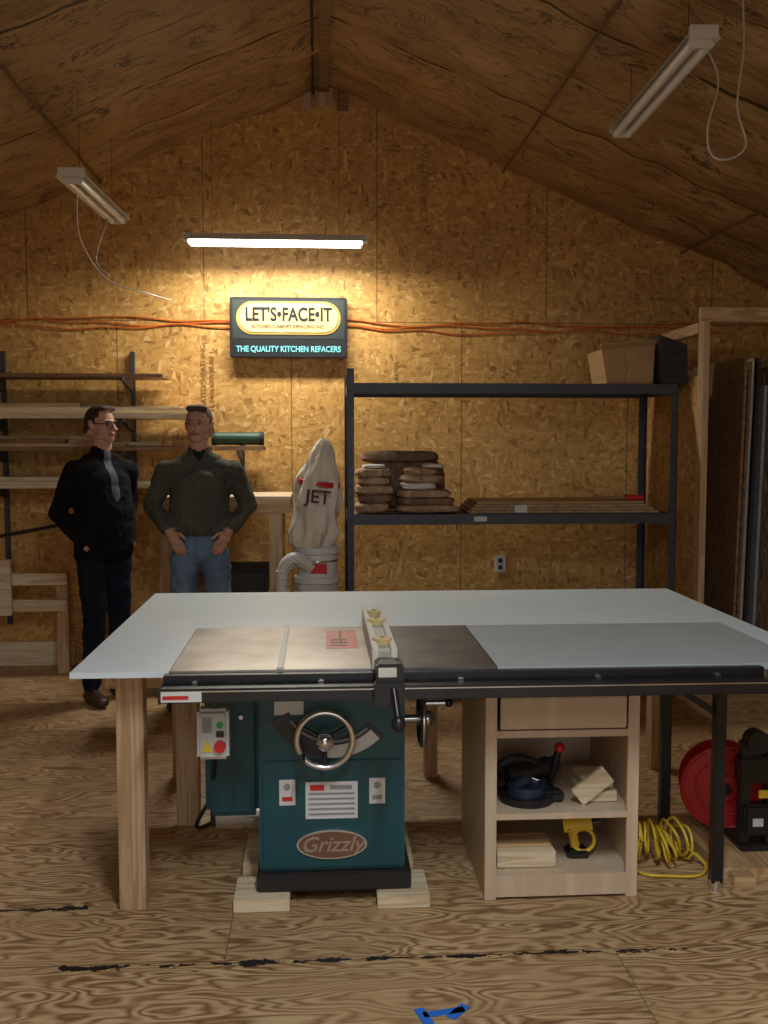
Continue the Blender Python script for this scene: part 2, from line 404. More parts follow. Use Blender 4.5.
b.tube([(-1.3,5.6,2.98),(-1.36,5.9,2.75),(-1.25,6.1,2.55),(-1.05,6.3,2.5),(-.95,6.6,2.50)],.004,WCORD)
b.tube([(-1.3,6.4,2.98),(-1.38,6.4,2.72),(-1.30,6.4,2.62)],.004,WCORD)
b.done()
b=fixture('added_unseen_fixture',(1.50,4.48,3.15),1.20,math.radians(88),0,False)
b.tube([(1.54,4.05,3.2),(1.61,4.05,3.05),(1.57,4.05,2.86),(1.59,4.05,2.75),(1.67,4.05,2.74),(1.73,4.05,2.80),(1.69,4.05,2.95),(1.69,4.0,3.15),(1.66,3.95,3.32)],.004,WCORD)
b.done()
b=fixture('added_unseen_fixture',(.4,.9,3.2),1.24,math.radians(90),0,True); b.done()  # added lit fixture above the view, housing for the overhead fill
b=fixture('added_unseen_fixture',(-.6,-1.2,3.2),1.24,math.radians(90),0,True); b.done()  # added lit fixture behind the camera, housing for the rear fill
def area(name,loc,rot,sx,sy,p,col):
    l=bpy.data.lights.new(name,'AREA'); l.shape='RECTANGLE'; l.size=sx; l.size_y=sy; l.energy=p; l.color=col
    o=bpy.data.objects.new(name,l); o.location=loc; o.rotation_euler=rot; S.collection.objects.link(o); return o
area('lamp_glow_wall',(-.285,6.78,2.87),(math.radians(-8),0,0),1.12,.12,42,(1,.95,.82))
area('added_fill_overhead',(.4,.9,3.14),(0,0,0),.12,1.2,72,(.86,.95,1))  # added overhead fill for table and floor, source out of view
area('added_fill_rear',(-.6,-1.2,3.14),(0,0,0),.12,1.2,28,(.90,.96,1))  # added weaker fill from behind the camera, source out of view
area('added_fill_front',(.5,-3.0,1.3),(math.radians(95),0,0),2.6,2.2,32,(.88,.95,1))  # added frontal fill panel, unseen; the front wall has no opening
w=bpy.data.worlds.new('world'); S.world=w; w.use_nodes=True
w.node_tree.nodes['Background'].inputs[0].default_value=(.5,.6,.7,1); w.node_tree.nodes['Background'].inputs[1].default_value=.3

# ---------------------------------------------------------------- sign + cables
b=B('shop_sign')
x0,x1,z0,z1=-.625,.195,2.18,2.60; y=7.12
b.box(x0,x1,y,7.17,z0,z1,SIGNB,.006)
b.box(x0+.02,x1-.02,y-.002,y+.01,z0+.13,z1-.02,SIGNP,.001)
def capsule(cx,cz,hw,hh,yy,mat,t=.004):
    pts=[]
    for i in range(17):
        a=-math.pi/2+math.pi*i/16; pts.append((cx+hw-hh+hh*math.cos(a),yy,cz+hh*math.sin(a)))
    for i in range(17):
        a=math.pi/2+math.pi*i/16; pts.append((cx-hw+hh+hh*math.cos(a),yy,cz+hh*math.sin(a)))
    b.poly(pts,(0,t,0),mat)
cx=(x0+x1)/2
capsule(cx,2.455,.365,.115,y-.006,SIGNY); capsule(cx,2.455,.345,.10,y-.010,SIGNC)
# big initial capitals with smaller caps, serif feet added as small bars
b.text("LET'S•FACE•IT",.13,SIGNB,facing((cx,y-.0115,2.475)),.001,.0035,.76)
b.text("KITCHEN CABINET REFACING INC.",.034,BADGE,facing((cx,y-.0115,2.395)),.001,.0005,.95)
b.text("THE QUALITY KITCHEN REFACERS",.056,SIGNT,facing((cx,y-.003,2.238)),.001,.0014,.84)
b.done()
b=B('extension_cable')
for k in range(3):
    pts=[]
    for i in range(26):
        x=-3.2+i*.245
        z=2.45-.028*k+.014*math.sin(i*1.1+k*2)+.010*math.sin(i*2.7+k)-(.02 if x>.3 else 0)
        pts.append((x,7.190,z))
    b.tube(pts,.0045,ORANGE,6,4)
b.done()

# ---------------------------------------------------------------- lumber racks (left)
b=B('lumber_wall_rack')
for x in (-3.0,-2.2,-1.31,-.55):
    top=2.22 if x<-1 else 1.66
    b.box(x-.015,x+.015,7.165,7.198,.3 if x<-1 else 1.2,top,STEELB,.002)
    for z in ((2.02,1.745,1.53,1.28) if x<-1 else (1.53,)):
        b.poly([(x-.008,7.17,z),(x-.008,7.17,z-.09),(x-.008,6.78,z-.02),(x-.008,6.78,z)],(.016,0,0),STEELB)
b.done()
def boards(name,lst):
    b=B(name)
    for a in lst: b.box(*a)
    b.done()
boards('lumber_shelf_board',[(-3.2,-1.05,6.82,7.16,2.02,2.045,BROWNW)])
boards('lumber_stack',[(-3.2,-.86,6.80,6.95,1.745,1.785,PALE),(-3.2,-.74,6.97,7.15,1.745,1.80,PINE),(-3.2,-.78,6.82,6.96,1.786,1.82,PALE),(-3.2,-.95,6.98,7.12,1.801,1.835,PALE),(-3.2,-1.6,6.84,6.95,1.821,1.85,PINE)])
boards('lumber_stack',[(-3.2,-.72,6.80,6.93,1.53,1.555,BROWNW),(-3.2,-.38,6.95,7.15,1.53,1.56,BROWNW),(-3.2,-1.3,6.82,6.93,1.556,1.58,PINE),(-3.2,-1.1,6.98,7.1,1.562,1.59,PALE),(-3.2,-1.7,6.83,6.92,1.581,1.61,BROWNW),(-3.2,-1.45,6.99,7.09,1.591,1.63,PINE)])
boards('lumber_stack',[(-3.2,-1.14,6.80,6.98,1.28,1.325,PALE),(-3.2,-1.25,7.0,7.15,1.28,1.31,PINE),(-3.2,-1.6,6.85,6.98,1.326,1.355,PALE),(-3.2,-1.9,7.01,7.1,1.311,1.345,BROWNW)])
b=B('green_rolled_mat')
b.cyl((-.74,7.05,1.612),(-.40,7.05,1.612),.044,GREENR); b.cyl((-.75,7.05,1.612),(-.72,7.05,1.612),.048,BLACKM); b.cyl((-.42,7.05,1.612),(-.39,7.05,1.612),.048,BLACKM)
b.done()
b=B('wooden_frame_rack')
b.box(-3.2,-1.72,6.86,6.90,.62,.70,PALE); b.box(-3.2,-1.72,6.86,6.90,.44,.52,PALE)
b.box(-2.18,-2.08,6.82,6.86,.42,.80,PALE); b.box(-1.80,-1.72,6.90,6.94,0,.70,PINEZ); b.box(-3.1,-3.02,6.90,6.94,0,.70,PINEZ)
b.box(-2.4,-2.32,6.90,6.94,0,.62,PINEZ)
b.done()
b=B('leaning_plywood_panel')
b.poly([(-1.42,6.85,0),(-1.10,6.85,0),(-1.10,7.12,1.12),(-1.30,7.12,1.12)],(0,.018,0),OSB2); b.done()
b=B('conduit_pipe'); b.tube([(-3.2,7.17,.78),(-2.3,7.17,.92),(-1.75,7.17,1.02)],.012,BLACKM); b.done()
b=B('workbench')
b.box(-1.04,-.19,6.45,6.52,1.13,1.22,PINE); b.box(-1.04,-.19,6.95,7.02,1.13,1.22,PINE); b.box(-1.04,-.19,6.45,7.02,1.22,1.24,MAPLE)
for x in (-1.03,-.33):
    for yy in (6.46,6.93): b.box(x,x+.085,yy,yy+.085,0,1.13,PINEZ)
b.box(-1.03,-.25,6.50,6.98,.55,.58,MAPLE)
b.done()
b=B('storage_tote'); b.box(-.62,-.35,6.56,6.9,.582,.76,DKCRATE,.02); b.box(-.64,-.335,6.54,6.91,.735,.765,BLACKM,.008); b.done()
b=B('wall_outlet'); b.box(1.27,1.35,7.185,7.199,.64,.76,LABEL,.004); b.box(1.295,1.325,7.18,7.19,.71,.74,BLACKM,.002); b.box(1.295,1.325,7.18,7.19,.66,.69,BLACKM,.002); b.done()

# ---------------------------------------------------------------- dust collector
b=B('dust_collector'); c=(-.05,6.12,0); dz=.07
for dx in (-.2,.2):
    for dy in (-.14,.14): b.cyl((c[0]-.02+dx,c[1]+dy-.012,.03),(c[0]-.02+dx,c[1]+dy+.012,.03),.03,BLACKM)
b.box(-.30,.16,c[1]-.17,c[1]+.17,.06,.10,LABEL,.008)
b.cyl((-.24,c[1],.24),(-.07,c[1],.24),.10,LABEL); b.cyl((-.07,c[1],.26),(.02,c[1],.26),.15,LABEL)
b.lathe((-.02,c[1],0),[(.05,.10),(.12,.16),(.135,.4),(.13,.66+dz)],plain('clear_bag',(.55,.56,.55),.3),wob=.15)
b.lathe((-.02,c[1],dz),[(.130,.66),(.140,.665),(.140,.70),(.125,.705),(.125,.84),(.142,.845),(.142,.88),(.125,.89)],LABEL)
b.torus((-.02,c[1],.80+dz),(0,0,1),.127,.006,CHROME)
b.box(-.06,.04,c[1]-.132,c[1]-.12,.73+dz,.79+dz,RED,.002)
b.lathe((-.052,c[1],0),[(.118,.955),(.142,.99),(.150,1.05),(.147,1.12),(.142,1.18),(.137,1.24),(.130,1.30),(.120,1.36),(.106,1.42),(.090,1.47),(.072,1.52),(.052,1.565),(.035,1.595),(.018,1.612)],BAGM,wob=.42,lean=(.11,0),seg=48)
b.torus((-.005,c[1],1.345),(0.12,0,1),.121,.010,RED); b.torus((-.007,c[1],1.33),(0.12,0,1),.123,.009,RED)
b.text('JET',.11,plain('bag_print',(.10,.03,.03),.8),facing((-.012,c[1]-.160,1.26),0,math.radians(-6)),.002,.002)
hose=[(-.06,c[1]-.1,.84),(-.15,c[1]-.15,.90),(-.225,c[1]-.15,.82),(-.22,c[1]-.14,.58),(-.15,c[1]-.12,.35),(-.08,c[1]-.1,.26)]
b.tube(hose,.036,LABEL,12,6)
P=[Vector(p) for p in hose]
for i in range(len(P)-1):
    for k in range(6):
        t=k/6; p=P[i].lerp(P[i+1],t); b.torus(p,(P[i+1]-P[i]),.037,.005,FIXW,16,6)
b.done()

# ---------------------------------------------------------------- steel shelving
b=B('steel_shelving')
X0,X1,Y0,Y1=.17,2.29,6.3,6.95
for x in (X0,X1):
    tp=2.05 if x==X0 else 1.958
    for yy,s_ in ((Y0,1),(Y1,-1)):
        sx=1 if x==X0 else -1
        b.box(min(x,x+sx*.045),max(x,x+sx*.045),min(yy,yy+s_*.004),max(yy,yy+s_*.004),0,tp,STEELB,0)
        b.box(min(x,x+sx*.004),max(x,x+sx*.004),min(yy,yy+s_*.045),max(yy,yy+s_*.045),0,tp,STEELB,0)
        if s_==1:
            for k in range(25): b.box(x+sx*.022-.004,x+sx*.022+.004,yy-.001,yy+.002,.1+k*.075,.118+k*.075,BLACKM,0)
for z in (1.93,1.10,.30):
    for yy in (Y0+.005,Y1-.045): b.box(X0+.006,X1-.006,yy,yy+.035,z-.035,z+.03,STEELB,.004)
    for x in (X0+.006,X1-.04): b.box(x,x+.035,Y0+.04,Y1-.04,z-.035,z+.03,STEELB,.004)
    b.box(X0+.03,X1-.03,Y0+.03,Y1-.03,z+.005,z+.022,PARTB)
b.box(.98,1.06,Y0-.001,Y0+.006,1.085,1.115,PAPER,0)
b.done()
def sack(b,x0,x1,y0,y1,z0,z1,mat,sd):
    tb=bmesh.new(); bmesh.ops.create_cube(tb,size=1); bmesh.ops.subdivide_edges(tb,edges=tb.edges[:],cuts=5,use_grid_fill=True)
    for v in tb.verts:
        c=v.co*2; e=4
        l=(abs(c.x)**e+abs(c.y)**e+abs(c.z)**e)**(1/e); c=c/l*max(abs(c.x),abs(c.y),abs(c.z)) if l else c
        n=.09*noise.noise(Vector((v.co.x*3+sd,v.co.y*3,v.co.z*3)))
        v.co=Vector(((x0+x1)/2+c.x*(x1-x0)/2*(1+n),(y0+y1)/2+c.y*(y1-y0)/2*(1+n),(z0+z1)/2+c.z*(z1-z0)/2*(1+2*n)))
    b._fin(tb,mat,True)
b=B('folded_blanket_stack')
for k,(z,h,m) in enumerate(((1.132,.072,BLANK2),(1.195,.065,BLANK),(1.250,.068,BLANK2),(1.310,.06,BLANK2),(1.362,.06,BLANK2))):
    sack(b,.225+.015*(k%2),.45+.014*(k%3),6.34,6.60,z,z+h,m,k*3.1)
sack(b,.27,.42,6.36,6.56,1.42,1.445,PAPER,3)
b.done()
b=B('folded_blanket_stack')
for k,(z,h,m,x0,x1) in enumerate(((1.132,.055,BLANK2,.49,.90),(1.180,.055,BLANK,.50,.87),(1.228,.058,BLANK2,.49,.84),(1.282,.05,PAPER,.52,.75),(1.325,.055,BLANK2,.52,.80),(1.374,.05,BLANK2,.54,.76))):
    sack(b,x0,x1,6.35,6.60,z,z+h,m,k*2.3+20)
sack(b,.66,.80,6.36,6.6,1.42,1.45,PAPER,7)
b.done()
b=B('dark_blanket_bale')
sack(b,.30,.84,6.62,6.88,1.132,1.47,BLANK,11); sack(b,.28,.80,6.62,6.88,1.45,1.53,BLANK,9)
b.done()
b=B('cardboard_sheet_stack')
for k in range(4):
    b.box(.95+.02*k,2.20-.03*k,6.36+.01*k,6.85,1.131+k*.019,1.148+k*.019,CARD if k%2 else BLANK2,.004)
b.box(1.25,1.33,6.355,6.36,1.135,1.185,PAPER,0)
b.done()
b=B('red_handle_tool'); b.cyl((2.0,6.45,1.225),(2.12,6.45,1.225),.018,RED); b.cyl((1.85,6.45,1.225),(2.0,6.45,1.225),.009,CHROME); b.done()
b=B('cardboard_box')
b.poly([(1.84,6.35,1.962),(2.14,6.35,1.962),(2.15,6.35,2.21),(1.80,6.35,2.18)],(0,.35,0),CARD,.004)
b.poly([(1.80,6.349,2.182),(2.15,6.349,2.212),(2.16,6.32,2.235),(1.79,6.32,2.205)],(0,.02,.012),CARD)
b.box(1.96,1.99,6.347,6.349,1.97,2.18,BLANK2,0)
b.done()
b=B('plastic_crate')
b.poly([(2.17,6.28,1.962),(2.345,6.28,1.962),(2.335,6.28,2.21),(2.15,6.28,2.27)],(0,.4,0),DKCRATE,.006)
for k in range(3): b.box(2.20,2.31,6.272,6.28,2.0+k*.07,2.03+k*.07,BLACKM,.002)
b.done()

# ---------------------------------------------------------------- sheet rack right
b=B('timber_sheet_rack')
q0=2.35
b.box(q0,q0+.04,6.05,6.14,0,2.33,PINEZ); b.box(q0,3.8,6.10,6.14,2.331,2.42,PINE); b.box(3.70,3.79,6.10,6.14,0,2.33,PINEZ)
b.box(q0+.001,q0+.04,6.141,7.19,2.26,2.33,PINEY); b.box(q0,q0+.04,7.1,7.19,0,2.26,PINEZ); b.box(q0+.005,q0+.017,6.141,7.1,0,2.0,OSB2,0)
b.box(2.84,2.87,6.10,6.14,0,2.33,PINEZ); b.box(q0+.04,3.7,6.14,7.19,.10,.13,MAPLE); b.box(q0+.04,3.7,6.16,6.20,0,.10,PINE)
b.done()
b=B('sheet_goods_stack'); x=2.62
cols=[BROWNW,DARKW,PLGREY,BROWNW,PALE,DKCRATE,PLGREY,BLANK2,DARKW,PLGREY]
for k in range(17):
    t=random.choice((.012,.018,.018,.03)); h=random.choice((1.95,2.05,2.12,1.85)); d=random.uniform(0,.12); s_=.04+.02*random.random()
    if k in (6,7): x+=.045
    b.poly([(x,6.16+d,.131),(x+t,6.16+d,.131),(x+t+s_,6.16+d,h),(x+s_,6.16+d,h)],(0,.9,0),cols[k%10]); x+=t+.004
b.done()

# ---------------------------------------------------------------- outfeed table
b=B('outfeed_table'); T=.86
pts=[(-.80,3.20,T-.019),(-.487,3.20,T-.019),(-.487,3.942,T-.019),(1.73,3.942,T-.019),(1.73,4.87,T-.019),(-.80,4.87,T-.019)]
b.poly(pts,(0,0,.019),WHITE)
b.box(1.63,1.73,3.40,3.941,T-.019,T,WHITE,0)
b.box(-.74,-.70,3.43,4.80,T-.11,T-.02,PINEY); b.box(-.70,1.66,4.76,4.80,T-.11,T-.02,PINE); b.box(-.70,1.66,4.04,4.08,T-.11,T-.02,PINE)
b.box(-.70,-.52,3.43,3.47,T-.11,T-.02,PINE)
b.box(-.688,-.598,3.35,3.43,0,T-.02,PINEZ)
b.box(-.60,-.51,4.10,4.19,0,T-.02,PINEZ); b.box(-.70,-.61,4.67,4.76,0,T-.02,PINEZ); b.box(.49,.55,4.62,4.71,0,T-.02,PINEZ); b.box(1.60,1.66,4.67,4.76,0,T-.02,PINEZ)
b.done()

# ---------------------------------------------------------------- table saw
b=B('table_saw')
WX=.575
b.box(-.485,.25,3.20,3.94,T-.012,T+.001,IRON,.002); b.box(.2505,WX,3.20,3.94,T-.012,T+.001,IRONW,.002)
b.box(-.485,WX,3.20,3.225,T-.04,T-.012,IRON,.002); b.box(-.485,WX,3.9,3.94,T-.04,T-.012,IRON,.002)
b.box(-.30,.22,3.225,3.9,T-.04,T-.012,IRON,.0)
b.box(-.145,-.12,3.205,3.935,T,T+.0025,SLOT,0); b.box(-.142,-.123,3.20,3.94,T+.002,T+.009,CREAM,.001)
b.box(.02,.135,3.52,3.85,T,T+.0022,REDM,.0)
for k in range(3): b.box(.035,.095,3.56+k*.05,3.575+k*.05,T+.002,T+.003,BLACK,0)
b.box(.070,.077,3.60,3.84,T+.002,T+.0035,BLACK,0)
b.box(WX-.0015,WX+.0015,3.20,3.94,T,T+.0025,BLACK,0)
b.box(WX+.002,1.62,3.20,3.94,T-.022,T+.0005,GREYL,.001)
b.box(WX+.002,1.60,3.9,3.94,T-.08,T-.022,BLACK,.001)
b.box(-.50,1.46,3.165,3.20,T-.055,T-.006,BLACK,.002)
b.box(-.50,1.75,3.085,3.15,T-.075,T-.03,BLACK,.006)
b.box(-.50,1.75,3.084,3.0845,T-.040,T-.036,CHROME,0)
for x in (-.4,0,.45,.9,1.3): b.cyl((x,3.155,T-.03),(x,3.166,T-.03),.010,CHROME,seg=6)
for x in (-.3,.3,.95,1.35): b.box(x,x+.04,3.14,3.17,T-.055,T-.03,BLACK,.001)
b.box(-.495,-.37,3.083,3.085,T-.07,T-.038,LABEL,0); b.box(-.49,-.41,3.082,3.0835,T-.062,T-.05,RED,0)
b.box(-.505,-.495,3.083,3.152,T-.077,T-.028,BLACKM,.002)
b.box(1.745,1.755,3.083,3.152,T-.077,T-.028,BLACKM,.002)
# cabinet
F=3.39
b.box(-.215,.29,F,4.00,.10,T-.04,TEAL,.012)
b.box(-.20,.275,F-.008,F+.002,.12,.50,TEALD,.004)
b.box(-.222,.31,F-.03,4.03,.045,.112,BLACK,.006)
b.box(-.425,-.218,3.60,3.95,.22,.80,TEAL,.025)
b.box(-.33,-.315,3.595,3.605,.26,.76,TEALD,.002)
b.cyl((-.40,3.8,.19),(-.225,3.8,.19),.085,CHROME); b.cyl((-.42,3.8,.19),(-.39,3.8,.19),.075,BLACK)
b.cyl((-.29,3.7,.60),(-.29,3.58,.60),.008,CHROME)
yl=F-.0105
b.box(-.055,.125,yl,yl+.003,.295,.425,LABEL,0); b.box(-.04,.01,yl-.0015,yl,.395,.415,RED,0)
for k in range(5): b.box(-.045,.115,yl-.0015,yl,.308+k*.018,.315+k*.018,LABG,0)
b.box(.03,.105,yl-.0015,yl,.398,.413,LABG,0)
for xa in (-.145,.165):
    b.box(xa,xa+.055,yl,yl+.003,.345,.435,LABEL,.0); b.cyl((xa+.027,yl+.001,.41),(xa+.027,yl-.0025,.41),.012,LABG,seg=20); b.box(xa+.01,xa+.045,yl-.0015,yl+.0005,.36,.375,RED if xa<0 else LABG,0)
def oval(sx,sz,y0_,t,mat):
    tb=bmesh.new(); bmesh.ops.create_cone(tb,cap_ends=True,segments=48,radius1=1,radius2=1,depth=t)
    b._fin(tb,mat,False,Matrix.Translation((.035,y0_,.205))@Matrix.Rotation(math.pi/2,4,'X')@Matrix.Diagonal((sx,sz,1,1)))
oval(.122,.052,F-.012,.008,CHROME); oval(.115,.046,F-.016,.006,BADGE)
b.text('Grizzly',.075,BADGET,facing((.035,F-.0195,.205)),.001,.0008,1,.3)
b.box(-.16,-.06,F-.002,F+.01,.66,.73,LABEL,.0)
def arc(R0,R1,a0,a1,yy,t,mat,n=16):
    pts=[(.04+R1*math.cos(math.radians(a0+(a1-a0)*i/n)),yy,.74+R1*math.sin(math.radians(a0+(a1-a0)*i/n))) for i in range(n+1)]
    pts+=[(.04+R0*math.cos(math.radians(a1-(a1-a0)*i/n)),yy,.74+R0*math.sin(math.radians(a1-(a1-a0)*i/n))) for i in range(n+1)]
    b.poly(pts,(0,t,0),mat)
arc(.165,.235,205,318,F-.004,.006,BLACK); arc(.188,.232,262,314,F-.0065,.003,LABEL); arc(.172,.180,215,312,F-.0065,.003,LABG)
def wheel(c,ax,R):
    c=Vector(c); ax=Vector(ax).normalized(); u=ax.cross(Vector((0,0,1))).normalized(); w=ax.cross(u)
    b.cyl(c-ax*.09,c,.014,CHROME); b.torus(c,ax,R,.011,CHROME)
    b.cyl(c-ax*.015,c+ax*.02,.03,CHROME); b.sph(c+ax*.02,.032,CHROME)
    for k in range(3):
        a=math.radians(90+120*k); d=u*math.cos(a)+w*math.sin(a); b.cyl(c+d*.02,c+d*R,.009,BLACK,.007)
    a=math.radians(35); d=u*math.cos(a)+w*math.sin(a)
    return c+d*R
h=wheel((.012,F-.085,.595),(0,-1,0),.094)
b.cyl(h,h+Vector((0,-.07,0)),.012,BLACK)
h=wheel((.37,3.62,.575),(1,0,0),.098)
b.cyl((.37,3.57,.645),(.46,3.57,.645),.010,CHROME); b.sph((.465,3.57,.645),.017,BLACK)
# switch
b.box(-.41,-.305,3.27,3.33,.545,.715,LABEL,.01); b.box(-.40,-.315,3.262,3.272,.555,.705,plain('switch_face',(.50,.52,.50),.5),.004)
b.cyl((-.333,3.268,.595),(-.333,3.245,.595),.019,RED); b.cyl((-.333,3.266,.665),(-.333,3.255,.665),.011,GREENB); b.box(-.345,-.32,3.258,3.264,.625,.645,BLACK,0)
b.poly([(-.395,3.259,.575),(-.355,3.259,.575),(-.375,3.259,.615)],(0,.004,0),YEL); b.box(-.39,-.36,3.26,3.264,.64,.69,LABG,0)
b.box(-.36,-.34,3.29,3.31,.715,T-.07,BLACK,.001); b.box(-.37,-.33,3.12,3.31,T-.085,T-.072,BLACK,.001)
b.tube([(-.36,3.32,.56),(-.38,3.5,.45),(-.42,3.75,.25),(-.5,4.0,.03),(-.3,4.3,.012),(.1,4.4,.012)],.008,BLACKM)
# fence
b.box(.165,.185,3.16,3.97,T+.006,T+.075,CREAM,.003); b.box(.225,.245,3.16,3.97,T+.006,T+.075,CREAM,.003); b.box(.184,.226,3.17,3.96,T+.01,T+.062,plain('fence_tube',(.40,.38,.32),.5),.002)
for yy,r in ((3.30,.033),(3.66,.033),(3.83,.026)):
    b.cyl((.205,yy,T+.06),(.205,yy,T+.082),r,YWOOD); b.cyl((.205,yy,T+.08),(.205,yy,T+.087),.008,CHROME)
b.box(.172,.258,3.06,3.165,T-.028,T+.045,BLACK,.006); b.box(.165,.26,3.045,3.082,T-.085,T-.01,BLACK,.004)
b.box(.178,.235,3.055,3.062,T+.005,T+.035,CREAM,.001)
b.cyl((.225,3.05,T-.03),(.235,3.00,T-.11),.011,BLACK); b.sph((.236,2.995,T-.125),(.022,.022,.026),BLACK)
b.done()
b=B('wooden_blocks')
b.box(-.30,-.11,3.31,3.50,0,.044,PALE,.003); b.box(.19,.37,3.31,3.52,0,.044,PALE,.003); b.box(-.29,-.2,3.60,4.05,0,.044,PALE,.003); b.box(.25,.34,3.62,4.05,0,.044,PALE,.003)
b.done()
b=B('extension_table_legs')
for yy in (3.36,3.90):
    b.box(1.38,1.42,yy,yy+.04,.03,T-.085,BLACK,.003); b.cyl((1.40,yy+.02,0),(1.40,yy+.02,.04),.022,CHROME); b.cyl((1.40,yy+.02,.03),(1.40,yy+.02,.06),.009,CHROME)
b.box(1.385,1.415,3.36,3.94,T-.10,T-.082,BLACK,.002)
b.poly([(1.40,3.38,.62),(1.40,3.38,.65),(1.20,3.38,T-.085),(1.16,3.38,T-.085)],(0,.02,0),BLACK)
b.box(1.14,1.38,3.37,3.41,T-.09,T-.076,BLACK,.001)
b.done()

# ---------------------------------------------------------------- cabinet
b=B('wooden_cabinet')
x0,x1,y0,y1,h=.565,1.105,3.35,3.92,.725
b.box(x0,x0+.018,y0+.018,y1,0,h,MAPLE,.001); b.box(x1-.018,x1,y0+.018,y1,0,h,MAPLE,.001); b.box(x0+.018,x1-.018,y1-.01,y1,.06,h,MAPLE,0)
b.box(x0,x1,y0,y1,h,h+.018,MAPLE,.002)
b.box(x0+.018,x1-.018,y0+.018,y1-.01,.07,.085,MAPLE,0); b.box(x0+.018,x1-.018,y0+.025,y1-.01,.285,.303,MAPLE,0)
b.box(x0,x0+.04,y0,y0+.018,0,h,MAPLE,.001); b.box(x1-.04,x1,y0,y0+.018,0,h,MAPLE,.001)
b.box(x0+.04,x1-.04,y0,y0+.018,.01,.087,MAPLE,.001); b.box(x0+.04,x1-.04,y0,y0+.018,.285,.307,MAPLE,.001); b.box(x0+.04,x1-.04,y0,y0+.018,.575,.60,MAPLE,.001)
b.box(x0+.05,x1-.05,y0-.012,y0+.006,.608,h-.006,MAPLE,.003)
b.box(x0+.018,x1-.018,y0+.02,y1-.01,.585,.595,MAPLE,0)
b.done()
dy=-.05
b=B('circular_saw')
b.cyl((.74,3.55+dy,.3045),(.74,3.55+dy,.33),.10,BLACK); b.cyl((.74,3.55+dy,.33),(.74,3.55+dy,.36),.07,BLUEP); b.box(.64,.86,3.57+dy,3.72+dy,.305,.33,BLACK,.006)
b.cyl((.68,3.61+dy,.37),(.84,3.65+dy,.39),.038,BLACK); b.tube([(.65,3.59+dy,.37),(.64,3.55+dy,.43),(.71,3.55+dy,.46),(.80,3.59+dy,.42)],.013,BLACK); b.cyl((.84,3.65+dy,.39),(.88,3.66+dy,.40),.03,BLUEP)
b.torus((.76,3.54+dy,.345),(.2,-.4,1),.06,.006,CHROME); b.cyl((.70,3.53+dy,.36),(.74,3.50+dy,.40),.018,BLUEP); b.box(.79,.87,3.50+dy,3.56+dy,.305,.345,BLACK,.01)
b.cyl((.84,3.62+dy,.33),(.87,3.60+dy,.47),.014,BLACK); b.sph((.872,3.60+dy,.475),.02,RED)
b.done()
b=B('wood_offcuts')
b.box(.93,1.06,3.50+dy,3.67+dy,.305,.345,PALE,.003); b.box(.94,1.05,3.52+dy,3.67+dy,.346,.38,PALE,.003)
b.box(-.07,.07,-.01,.01,-.035,.035,PALE,.002,Matrix.Translation((.965,3.485+dy,.372))@Matrix.Rotation(math.radians(-38),4,'Y'))
b.done()
b=B('scrap_board'); b.box(.62,.83,3.46+dy,3.62+dy,.087,.145,PALE,.003); b.box(.62,.82,3.50+dy,3.60+dy,.146,.16,PINE,.003); b.done()
b=B('cordless_drill')
b.cyl((.88,3.56+dy,.20),(.98,3.54+dy,.215),.028,YEL); b.cyl((.98,3.54+dy,.215),(1.01,3.535+dy,.22),.016,BLACK); b.cyl((.91,3.56+dy,.20),(.925,3.56+dy,.12),.016,YEL,.018); b.box(.89,.97,3.52+dy,3.60+dy,.0875,.115,BLACK,.008)
b.torus((.95,3.54+dy,.15),(0,-1,.1),.04,.007,YEL); b.box(.89,.95,3.53+dy,3.535+dy,.19,.21,BLACK,.001)
b.done()

# ---------------------------------------------------------------- hose reel
b=B('timber_platform'); b.box(1.46,2.1,3.46,3.98,0,.04,PINEY,.003); b.box(1.48,1.56,3.40,3.455,0,.035,PINE,.003); b.done()
b=B('hose_reel')
D=.03
b.box(1.56+D,1.76+D,3.60,3.84,.041,.065,BLACK,.004)
b.box(1.56+D,1.60+D,3.62,3.66,.065,.46,BLACK,.004); b.box(1.66+D,1.70+D,3.62,3.66,.065,.48,BLACK,.004); b.box(1.55+D,1.72+D,3.61,3.67,.30,.40,BLACK,.006); b.box(1.57+D,1.70+D,3.60,3.66,.10,.22,BLACK,.01)
b.cyl((1.62+D,3.60,.46),(1.62+D,3.66,.46),.045,BLACK)
for k in range(7): b.torus((1.735+D+.006*(k%2),3.62,.44-k*.045),(1 if k%2 else 0,0 if k%2 else 1,.2),.022,.006,BLACK,14,6)
ax=Vector((-.25,-1,0)).normalized(); c=Vector((1.600,3.80,.222))
b.cyl(c-ax*.004,c+ax*.008,.165,RED,seg=40); b.torus(c+ax*.006,ax,.162,.009,RED); b.torus(c+ax*.008,ax,.11,.004,RED); b.cyl(c+ax*.008,c+ax*.02,.06,RED,.05); b.cyl(c+ax*.018,c+ax*.028,.025,BLACK)
b.cyl(c-ax*.10,c-ax*.004,.115,BLACKM,seg=32); b.cyl(c-ax*.112,c-ax*.10,.165,RED,seg=40)
b.box(1.62+D,1.66+D,3.595,3.60,.25,.28,YEL,0); b.box(1.60+D,1.64+D,3.595,3.60,.14,.17,LABEL,0)
b.tube([(1.70+D,3.64,.48),(1.72+D,3.62,.53),(1.78+D,3.62,.52),(1.80+D,3.64,.40),(1.79+D,3.66,.2),(1.78+D,3.66,.07)],.007,BLACKM)
b.done()
b=B('coiled_air_hose'); pts=[]
